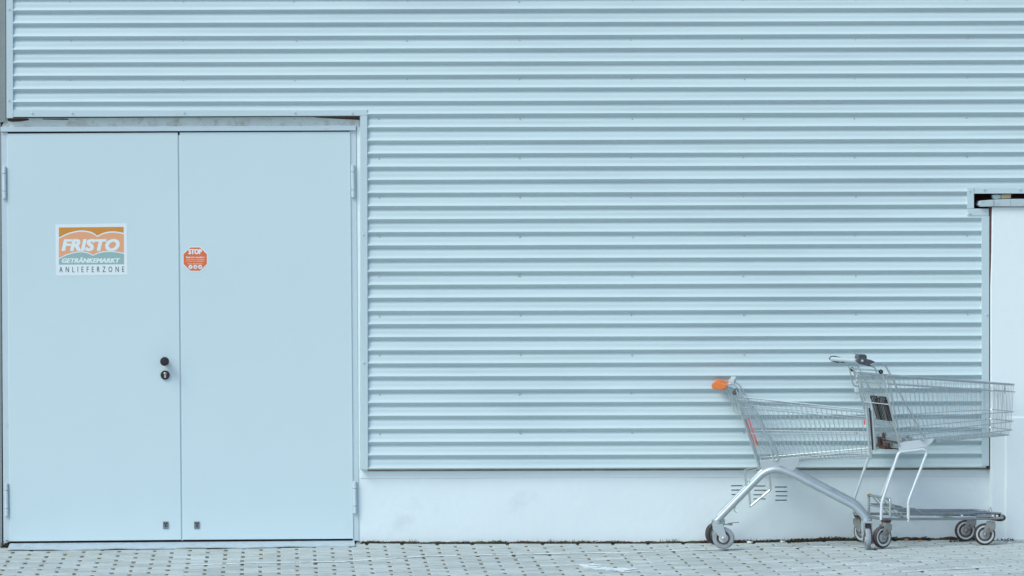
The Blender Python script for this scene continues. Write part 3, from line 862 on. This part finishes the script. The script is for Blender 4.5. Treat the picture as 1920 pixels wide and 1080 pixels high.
# advertising strip on the flap, seen almost edge on
ad = MB()
for sgn in (-1,):
    a, b = S(1403, 784, -.19), S(1420, 833, -.185)
    n_ = Vector((b.z - a.z, 0, -(b.x - a.x))).normalized() * .005
    ad.prism([a - n_, a + n_, b + n_, b - n_], [Vector((v.x, v.y + .012, v.z)) for v in (a - n_, a + n_, b + n_, b - n_)])
ad.build('red_edge_strip', M_REDP, c1.root)
ad = MB(); a, b = S(1398.5, 787, -.19), S(1415.5, 834, -.185); ad.tube([a, b], .0032, 6)
ad.build('red_edge_strip', M_RED, c1.root)
ad = MB(); a, b = S(1417.5, 826, -.193), S(1420.3, 834, -.188); ad.tube([a, b], .0055, 6); ad.build('orange_edge_mark', M_ORANGE, c1.root)
# folding wire rack under the basket
rk = MB()
loop = [(1426, 879), (1394.5, 885.5), (1398, 909), (1404, 931), (1406, 952), (1444.5, 920.5), (1441.7, 889)]
for v in (-.12, .12):
    rk.tube([S(x, y, -.16).xz.to_3d().xzy if False else Vector((S(x, y, -.16).x, v, S(x, y, -.16).z)) for x, y in loop], .0034, 7, .012)
for (x, y) in ((1394.5, 885.5), (1406, 952), (1444.5, 920.5)):
    a = S(x, y, -.16); rk.tube([Vector((a.x, -.12, a.z)), Vector((a.x, .12, a.z))], .0034, 7)
for v in (-.06, 0, .06):
    a, b = S(1406, 952, -.16), S(1444.5, 920.5, -.16)
    rk.tube([Vector((a.x, v, a.z)), Vector((b.x, v, b.z))], .0024, 6)
rk.build('wire_rack', M_WIRE, c1.root)
hk = MB(); hk.tube([S(1379, 950, -.19), S(1376, 957, -.19), S(1381, 961, -.19), S(1385, 958, -.19)], .003, 6, .01)
hk.build('hook', M_WIRE, c1.root)

# ---- rear cart (tall grey one, turned slightly to the wall)
c2 = Cart('shopping_cart', 'tall dull grey shopping cart with dark handle ends and low flat tray', 1700, .36, R(9.8))
S = c2.S; V = .25
def m2(pts, sgn): return [Vector((p.x, p.y if sgn < 0 else -p.y, p.z)) for p in pts]
for sgn in (-1, 1):
    lg = MB()
    lg.tube(m2([S(1652, 975, -.245), S(1653, 943, -.245), S(1685, 848.5, -.24), S(1732, 842.6, -.235), S(1738.5, 847, -.235), S(1733, 862, -.235), S(1703.2, 940, -.24), S(1703, 978, -.24)], sgn), .0085, 9, .018)
    lg.build('leg_tube', M_PALE, c2.root)
for sgn in (-1, 1):
    bp_ = MB()
    q = [S(x, y, -.236) for x, y in ((1685, 829.5), (1752, 822), (1748, 829), (1738, 837.5), (1686, 845.5))]
    a = m2(q, sgn); b = [Vector((p.x, p.y + (.006 if sgn < 0 else -.006), p.z)) for p in a]
    bp_.prism(a, b)
    bp_.build('bracket', M_PALE, c2.root, bevel=.001)
for sgn in (-1, 1):
    for (x, y, w) in ((1752, 827, 6), (1706, 822, 8), (1694, 824, 6)):
        p = m2([S(x, y, -.23)], sgn)[0]; MB().box(p, (w / 325, .012, .018)).build('bracket_clip', M_FORK_D, c2.root, bevel=.002)
# chassis rails and nose
for sgn in (-1, 1):
    MB().tube(m2([S(1652, 973, -.245), S(1705, 973.5, -.24), S(1862, 972, -.15), S(1880, 971, -.10)], sgn), .0075, 9, .05).build('chassis_rail', M_CHROME, c2.root)
    MB().tube(m2([S(1672, 954, -.20), S(1716, 954, -.20), S(1729, 964, -.19), S(1858, 961.5, -.13), S(1876, 962.5, -.09)], sgn), .0065, 9, .02).build('tray_rail', M_CHROME, c2.root)
    MB().tube(m2([S(1672, 948, -.07), S(1690, 950, -.07), S(1702, 962, -.07), S(1858, 961.5, -.05)], sgn), .0055, 8, .02).build('tray_rail', M_CHROME, c2.root)
for (x, y, v, r) in ((1652, 973, -.245, .0085), (1878, 967, -.10, .010), (1705, 972, -.17, .006), (1790, 972, -.17, .006), (1858, 972, -.17, .006)):
    a = S(x, y, v); MB().tube([a, Vector((a.x, -a.y, a.z))], r, 9).build('chassis_crossbar', M_CHROME, c2.root)
for sgn in (-1, 1):
    fp = MB()
    q = S(1848, 967, -.155)
    fp.box(m2([q], sgn)[0], (.11, .012, .018))
    fp.build('caster_plate', M_CHROME, c2.root, bevel=.003)
for sgn in (-1, 1):
    for x in (1804, 1862, 1870):
        bo = MB(); p = m2([S(x, 967.5, -.165)], sgn)[0]; bo.lathe([(.0001, -.006), (.006, -.004), (.007, 0), (.007, .006), (.0001, .006)], p, (0, 1, 0), 10, False)
        bo.build('bolt', M_RIM_L, c2.root)
ns = MB(); q = [S(1871, 963.5, -.10), S(1879, 963.8, -.09), S(1885, 966.5, -.085), S(1887, 971, -.085), S(1885, 975.5, -.085), S(1879, 977.6, -.09), S(1870, 977.6, -.10)]
ns.prism(q, mir(q)); ns.build('nose_bumper', M_RUST, c2.root, bevel=.006)
lp = MB(); lp.tube([S(1852.5, 961, -.10), S(1853, 954, -.10), S(1856, 951.5, -.10), S(1859, 954, -.10), S(1859.5, 961, -.10)], .0026, 6, .008); lp.build('ring', M_WIRE2, c2.root)
# raised stop at the back of the tray
hp = MB(); a = S(1669, 935.5, -.19); b = S(1669, 973, -.19)
hp.tube([b, a, Vector((a.x, -a.y, a.z)), Vector((b.x, -b.y, b.z))], .0075, 9, .02)
z1 = S(1669, 954, -.19); hp.tube([z1, Vector((z1.x, -z1.y, z1.z))], .006, 8)
hp.build('tray_stop', M_WIRE2, c2.root)
for v in (-.12, -.03, .06, .14):
    MB().tube([Vector((a.x, v, a.z)), Vector((a.x + .05, v, a.z - .055)), Vector((a.x + .11, v, b.z))], .004, 7, .02).build('tray_wire', M_WIRE2, c2.root)
tw = MB(); tw.tube([Vector((a.x + .05, -.19, a.z - .055)), Vector((a.x + .05, .19, a.z - .055))], .004, 7)
tw.build('tray_wire', M_WIRE2, c2.root)
ru = MB(); ru.tube([Vector((a.x, .155, a.z + .001)), Vector((a.x, .195, a.z - .002))], .0095, 9); ru.build('rust_patch', M_RUSTY, c2.root)
# casters
rr_ = S(1661.5, 983, -.245); r2_ = .0625
caster(c2, rr_, R(180 + 22), r2_, .030, M_FORK_D, M_TYRE_D, M_RIM_L, wide=.03, tyre_w=.011, ring_w=.010, math_=M_RIM)
caster(c2, fix(rr_, True), R(-62), r2_, .030, M_FORK_D, M_TYRE_D, M_RIM_L, wide=.03, tyre_w=.011, ring_w=.010, math_=M_RIM)
ff_ = S(1857.5, 981, -.16)
caster(c2, ff_, R(172), r2_, .036, M_FORK_D, M_TYRE_D, M_RIM_L, wide=.03, tyre_w=.011, ring_w=.010, math_=M_RIM, squat=.0)
caster(c2, fix(ff_, True), R(174), r2_, .036, M_FORK_D, M_TYRE_D, M_RIM_L, wide=.03, tyre_w=.011, ring_w=.010, math_=M_RIM)
for p in (rr_, fix(rr_, True)):
    sk = MB()
    sk.lathe([(.0001, .012), (.026, .012), (.030, .018), (.030, .026), (.012, .032), (.0001, .032)], p, (0, 0, 1), 14, False)
    sk.build('swivel_plate', M_RUST, c2.root)
# basket
rimL = rail((1664, 704.5), (1905, 721.5), .265, .185)
r2L = rail((1667, 721), (1905, 735), .262, .184)
m1L = rail((1676, 787), (1902, 772), .25, .18)
m2L = rail((1684, 814.5), (1901, 790), .245, .178)
lowL = rail((1688, 829), (1899, 806), .235, .175)
basL = rail((1700, 834), (1893, 815.5), .20, .16)
CR = .05
def ringpts(ln):
    a, b = ln
    return [a, b, Vector((b.x, -b.y, b.z)), Vector((a.x, -a.y, a.z))]
rm = MB(); rm.tube(ringpts(rimL), .0062, 8, CR); rm.build('basket_rim', M_WIRE2, c2.root)
def side2(sgn):
    mb = MB()
    def m(p): return Vector((p.x, p.y if sgn < 0 else -p.y, p.z))
    for (ln, r) in ((r2L, .0036), (m1L, .0032), (m2L, .0034), (lowL, .0036), (basL, .003)):
        b = ln[1]; e = ln[0].lerp(b, .94)
        mb.tube([m(ln[0]), m(e), m(b), m(Vector((b.x, b.y * .7, b.z)))], r, 6, CR * .6)
    nw = 27
    for i in range(nw):
        t = (i + .5) / nw * .95
        mb.tube([m(rimL[0].lerp(rimL[1], t)), m(m1L[0].lerp(m1L[1], t)), m(lowL[0].lerp(lowL[1], t)), m(basL[0].lerp(basL[1], t))], .0016, 5)
    return mb.build('basket_side', M_WIRE, c2.root)
side2(-1); side2(1)
fm = MB()
for ln in (r2L, m1L, m2L, lowL, basL):
    a = ln[1]; fm.tube([Vector((a.x, a.y * .7, a.z)), Vector((a.x, -a.y * .7, a.z))], .0034, 6)
for i in range(13):
    t = .06 + .88 * (i + .5) / 13
    fm.tube([Vector((ln[1].x - .002, ln[1].y * (1 - 2 * t), ln[1].z)) for ln in (rimL, m1L, lowL, basL)], .0015, 5)
fm.build('basket_front', M_WIRE2, c2.root)
fl = MB()
for i in range(10):
    t = (i + .5) / 10; a, b = basL
    fl.tube([Vector((a.x, a.y * (1 - 2 * t), a.z)), Vector((b.x, b.y * (1 - 2 * t), b.z))], .0024, 5)
for i in range(18):
    a = basL[0].lerp(basL[1], i / 17); fl.tube([a, Vector((a.x, -a.y, a.z))], .0020, 5)
fl.build('basket_floor', M_WIRE, c2.root)
dt = MB(); p = S(1879, 737, -.02); a = rimL[1]; dt.tube([Vector((a.x, .0, a.z - .004)), Vector((a.x, .0, a.z - .055))], .004, 6); dt.build('latch', M_WIRE2, c2.root)
# rear flap
gt = MB(); ga, gb = S(1655, 702.5, -.25), S(1690, 842, -.225)
for i in range(19):
    t = i / 18
    gt.tube([Vector((ga.x, ga.y * (1 - 2 * t), ga.z)), Vector((gb.x, gb.y * (1 - 2 * t), gb.z))], .0019, 5)
for t in (.0, .12, .33, .70, .86, .99):
    a = ga.lerp(gb, t); gt.tube([a, Vector((a.x, -a.y, a.z))], .0032 if t else .0045, 6)
gt.build('rear_flap', M_WIRE, c2.root)
for sgn in (-1, 1):
    MB().tube(m2([S(1652, 696, -.252), S(1660, 722, -.252), S(1687, 838, -.235)], sgn), .0055, 8).build('rear_upright', M_WIRE, c2.root)
    MB().tube(m2([S(1662, 704, -.252), S(1690, 826, -.238)], sgn), .004, 8).build('rear_upright', M_WIRE, c2.root)
for sgn in (-1, 1):
    MB().tube(m2([S(1632, 684, -.26), S(1643, 680, -.262), S(1659, 684, -.262), S(1669, 701, -.262), S(1679, 722, -.26), S(1734, 821, -.245), S(1731, 827, -.245), S(1726, 823, -.24)], sgn), .0045, 8, .016).build('handle_stay', M_WIRE2, c2.root)
    MB().tube(m2([S(1622, 684, -.24), S(1640, 688, -.24), S(1644, 700, -.24), S(1647, 720, -.24), S(1652, 729, -.24), S(1660, 729, -.24)], sgn), .0038, 7, .018).build('handle_wire', M_WIRE2, c2.root)
for (x, y, v) in ((1648, 695, -.25), (1669, 703, -.262)):
    a = S(x, y, v); MB().tube([a, Vector((a.x, -a.y, a.z))], .0042, 7).build('stay_crossbar', M_WIRE2, c2.root)
for sgn in (-1, 1):
    rg = MB()
    p = m2([S(1651.5, 697, -.257)], sgn)[0]; rg.lathe([(.005, -.006), (.0125, -.006), (.0135, 0), (.0125, .006), (.005, .006)], p, (0, 1, 0), 14, True)
    rg.build('hinge_ring', M_BLACK, c2.root)
# handle bar, end arms and coin lock
hb0 = S(1611, 677, -.25); hb = Vector((hb0.x, 0, hb0.z))
gm = MB(); gm.tube([Vector((hb.x, -.20, hb.z)), Vector((hb.x, .25, hb.z))], .0125, 12, r2=.0125); gm.build('handle', M_GRIP, c2.root)
for sgn in (-1, 1):
    q = m2([S(x, y, -.262) for x, y in ((1607, 677), (1610, 671.5), (1617, 671), (1634, 675), (1642, 679), (1637, 683.5), (1631, 687), (1622, 684.5), (1612, 682))], sgn)
    w = .034 if sgn < 0 else .020
    e = MB(); e.prism(q, [Vector((p.x, p.y - sgn * w, p.z)) for p in q]); e.build('handle_arm', M_DGREY, c2.root, bevel=.004)
lk = MB(); p = S(1618, 671.5, -.2)
q = [S(x, y, -.21) for x, y in ((1609, 680), (1609.5, 668), (1612.5, 664.3), (1622, 664.3), (1625.5, 667), (1626, 680))]
lk.prism(q, [Vector((v.x, v.y + .07, v.z)) for v in q]); lk.build('coin_lock', M_DGREY, c2.root, bevel=.004)
bt = MB(); p = S(1617, 676.5, -.264); bt.lathe([(.0001, -.003), (.006, -.002), (.007, .001), (.007, .003), (.0001, .003)], p, (0, 1, 0), 12, False); bt.build('rivet', M_RIM_L, c2.root)
# chain with key
cn = MB(); vch = -.06
for i in range(11):
    x, y = 1604.5 + .25 * i, 682 + i * 4.1
    p = S(x, y, vch); up1 = .0062; sd_ = .0038
    pts = []
    for k in range(8):
        an = k * math.pi / 4
        o_ = math.cos(an) * sd_
        pts.append(p + (Vector((o_, 0, math.sin(an) * up1 * 1.35)) if i % 2 else Vector((0, o_, math.sin(an) * up1 * 1.35))))
    cn.tube(pts, .0016, 5, closed=True)
cn.build('lock_chain', M_WIRE, c2.root)
ky = MB(); p = S(1606.3, 731, vch); ky.box(p, (.023, .012, .028)); ky.build('chain_key', M_PALE, c2.root, bevel=.003)
ky = MB(); ky.tube([S(1606.5, 735, vch), S(1606, 744, vch), S(1604, 750, vch)], .002, 6); ky.build('key_blade', M_WIRE, c2.root)
# dark leg-opening panel of the child seat
def gp(t, v, off_=0.0):
    a = ga.lerp(gb, t)
    return Vector((a.x - off_, v, a.z))
sp = MB(); t0, t1 = .325, .63
q = [gp(t0, -.20, -.006), gp(t0, .065, -.006), gp(t1, .065, -.006), gp(t1, -.20, -.006)]
sp.prism(q, [v + Vector((.004, 0, 0)) for v in q])
seat = sp.build('child_seat_panel', M_DARKSEAT, c2.root)
for i in range(9):
    v = -.195 + .255 * i / 8
    s2 = MB(); s2.tube([gp(t0 - .005, v, .002), gp(t1, v, .002)], .0034, 6); s2.build('slat', M_DGREY if i % 2 else M_DARKSEAT, seat)
for (v0, v1) in ((-.20, -.085), (-.045, .065)):
    MB().tube([gp(t0 + .02, v0, .003), gp(t0 - .012, v0, .003), gp(t0 - .012, v1, .003), gp(t0 + .02, v1, .003)], .006, 7, .015).build('arch_cap', M_BLACK, seat)
MB().tube([gp(.40, -.24, .007), gp(.40, .2, .007)], .0028, 6).build('seat_wire', M_PALE, c2.root)
MB().tube([gp(t0, .085, .006), gp(t1 - .02, .085, .006)], .0055, 7).build('seat_wire', M_PALE, c2.root)
# rusty hinge works at the foot of the flap
for (t, v, sz) in ((.93, .10, (.035, .05, .05)), (1.0, .04, (.05, .12, .022)), (.97, -.02, (.03, .05, .03)), (.84, .02, (.018, .03, .03))):
    MB().box(gp(t, v, .0), sz).build('hinge_block', M_RUST, c2.root, bevel=.003)
MB().tube([gp(.9, .13, 0), gp(.92, -.22, 0)], .005, 7).build('hinge_rod', M_RUST, c2.root)
MB().tube([gp(1.0, .2, -.01), gp(1.0, -.22, -.01)], .008, 8).build('hinge_rod', M_RUST, c2.root)
MB().tube([gp(.98, .2, 0), gp(1.05, .235, .03)], .011, 8).build('hinge_rod', M_FORK_D, c2.root)

# ------------------------------------------------------------------ dirt, moss and litter at the foot of the wall
ms = MB(); rng = random.Random(11)
def mossband(x0, x1, n, hpx, d0, d1, sz):
    for i in range(n):
        x = rng.uniform(x0, x1)
        dens = .5 + .5 * math.sin(x * .021) * math.sin(x * .0083 + 1) + .3 * math.sin(x * .11)
        if rng.random() > .42 + .5 * dens: continue
        d = rng.uniform(d0, d1); X = (x - XV) * (D - d) / F
        z = ground(X, d)
        hh = hpx / 320 * rng.random() ** 1.5 * (1 - (d - d0) / (d1 - d0) * .7) * (.7 + .5 * dens)
        s = rng.uniform(.4, 1) * sz
        c = Vector((X, -d, z + hh))
        a = Vector((rng.gauss(0, 1), rng.gauss(0, .6), rng.gauss(0, .6))).normalized() * s
        b = Vector((rng.gauss(0, .5), rng.gauss(0, .5), rng.gauss(0, 1))).normalized() * s * .7
        ms.add([c - a, c + b, c + a, c - b * .6], [(0, 1, 2), (0, 2, 3)])
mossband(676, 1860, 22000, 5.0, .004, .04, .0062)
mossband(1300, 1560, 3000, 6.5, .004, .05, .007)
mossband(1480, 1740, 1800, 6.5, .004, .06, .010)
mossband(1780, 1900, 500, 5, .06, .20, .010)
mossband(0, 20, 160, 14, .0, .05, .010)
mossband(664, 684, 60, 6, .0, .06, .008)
for i in range(46):     # small sprigs
    x = rng.choice((rng.uniform(690, 1330), rng.uniform(1250, 1270), rng.uniform(1380, 1560), rng.uniform(1030, 1090)))
    d = rng.uniform(.005, .03); X = (x - XV) * (D - d) / F; z = ground(X, d)
    for k in range(rng.randint(3, 7)):
        h = rng.uniform(.012, .034); q = Vector((rng.gauss(0, .012), -abs(rng.gauss(0, .006)), h))
        b0 = Vector((X + rng.gauss(0, .008), -d, z))
        ms.add([b0 - Vector((.0016, 0, 0)), b0 + Vector((.0016, 0, 0)), b0 + q], [(0, 1, 2)])
tag(ms.build('moss', M_MOSS), 'dark moss and dirt gathered along the foot of the white plinth', None, None, 'stuff')
# soil strip under the moss so that it reads as a continuous dark seam
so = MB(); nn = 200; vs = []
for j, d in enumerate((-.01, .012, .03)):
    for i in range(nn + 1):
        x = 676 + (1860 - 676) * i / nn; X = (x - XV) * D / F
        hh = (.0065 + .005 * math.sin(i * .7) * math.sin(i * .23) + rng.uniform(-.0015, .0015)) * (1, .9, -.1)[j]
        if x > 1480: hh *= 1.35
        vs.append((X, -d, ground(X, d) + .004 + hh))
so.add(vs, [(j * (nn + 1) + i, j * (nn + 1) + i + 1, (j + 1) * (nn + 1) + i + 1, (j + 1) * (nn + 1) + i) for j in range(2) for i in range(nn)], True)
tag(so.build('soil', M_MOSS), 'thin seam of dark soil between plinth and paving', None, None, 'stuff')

def scrap(name, x, y, w, dpt, h, matl, label, cat, seed, curl=.3):
    r_ = random.Random(seed)
    c = ground_at_px(x, y); mb = MB()
    n_ = 9; top = []; bot = []
    for k in range(n_):
        an = 2 * math.pi * k / n_; q = r_.uniform(.75, 1.1)
        v = Vector((math.cos(an) * w / 2 * q, math.sin(an) * dpt / 2 * q, 0))
        zz = h * (curl * math.cos(an * 2 + seed) + .6)
        top.append(v + Vector((0, 0, zz + .002))); bot.append(v * .92 + Vector((0, 0, max(zz - h * .6, 0))))
    mb.prism(top, bot, False)
    o = mb.build(name, matl, None, loc=c + Vector((0, 0, .003)))
    return tag(o, label, cat)
scrap('paper_scrap', 1406.5, 1019, .044, .03, .012, M_PAPER, 'white paper scrap just right of the orange handled cart rear wheels', 'litter', 1)
scrap('paper_scrap', 1467.5, 1017.6, .028, .025, .009, M_PAPER, 'smaller white paper scrap by the plinth below the vent slots', 'litter', 2)
scrap('paper_scrap', 1895, 1019, .04, .03, .006, M_PAPER, 'white scrap on the paving at the foot of the white pier', 'litter', 3)
scrap('fallen_leaf', 1699, 1015, .03, .025, .010, M_LEAF, 'dry orange leaf by the plinth just right of the tall grey cart\'s rear wheel', 'leaf', 4, .5)
scrap('fallen_leaf', 1724, 1016.5, .024, .02, .007, M_LEAF, 'small brown leaf by the plinth under the tall grey cart\'s tray', 'leaf', 5, .5)
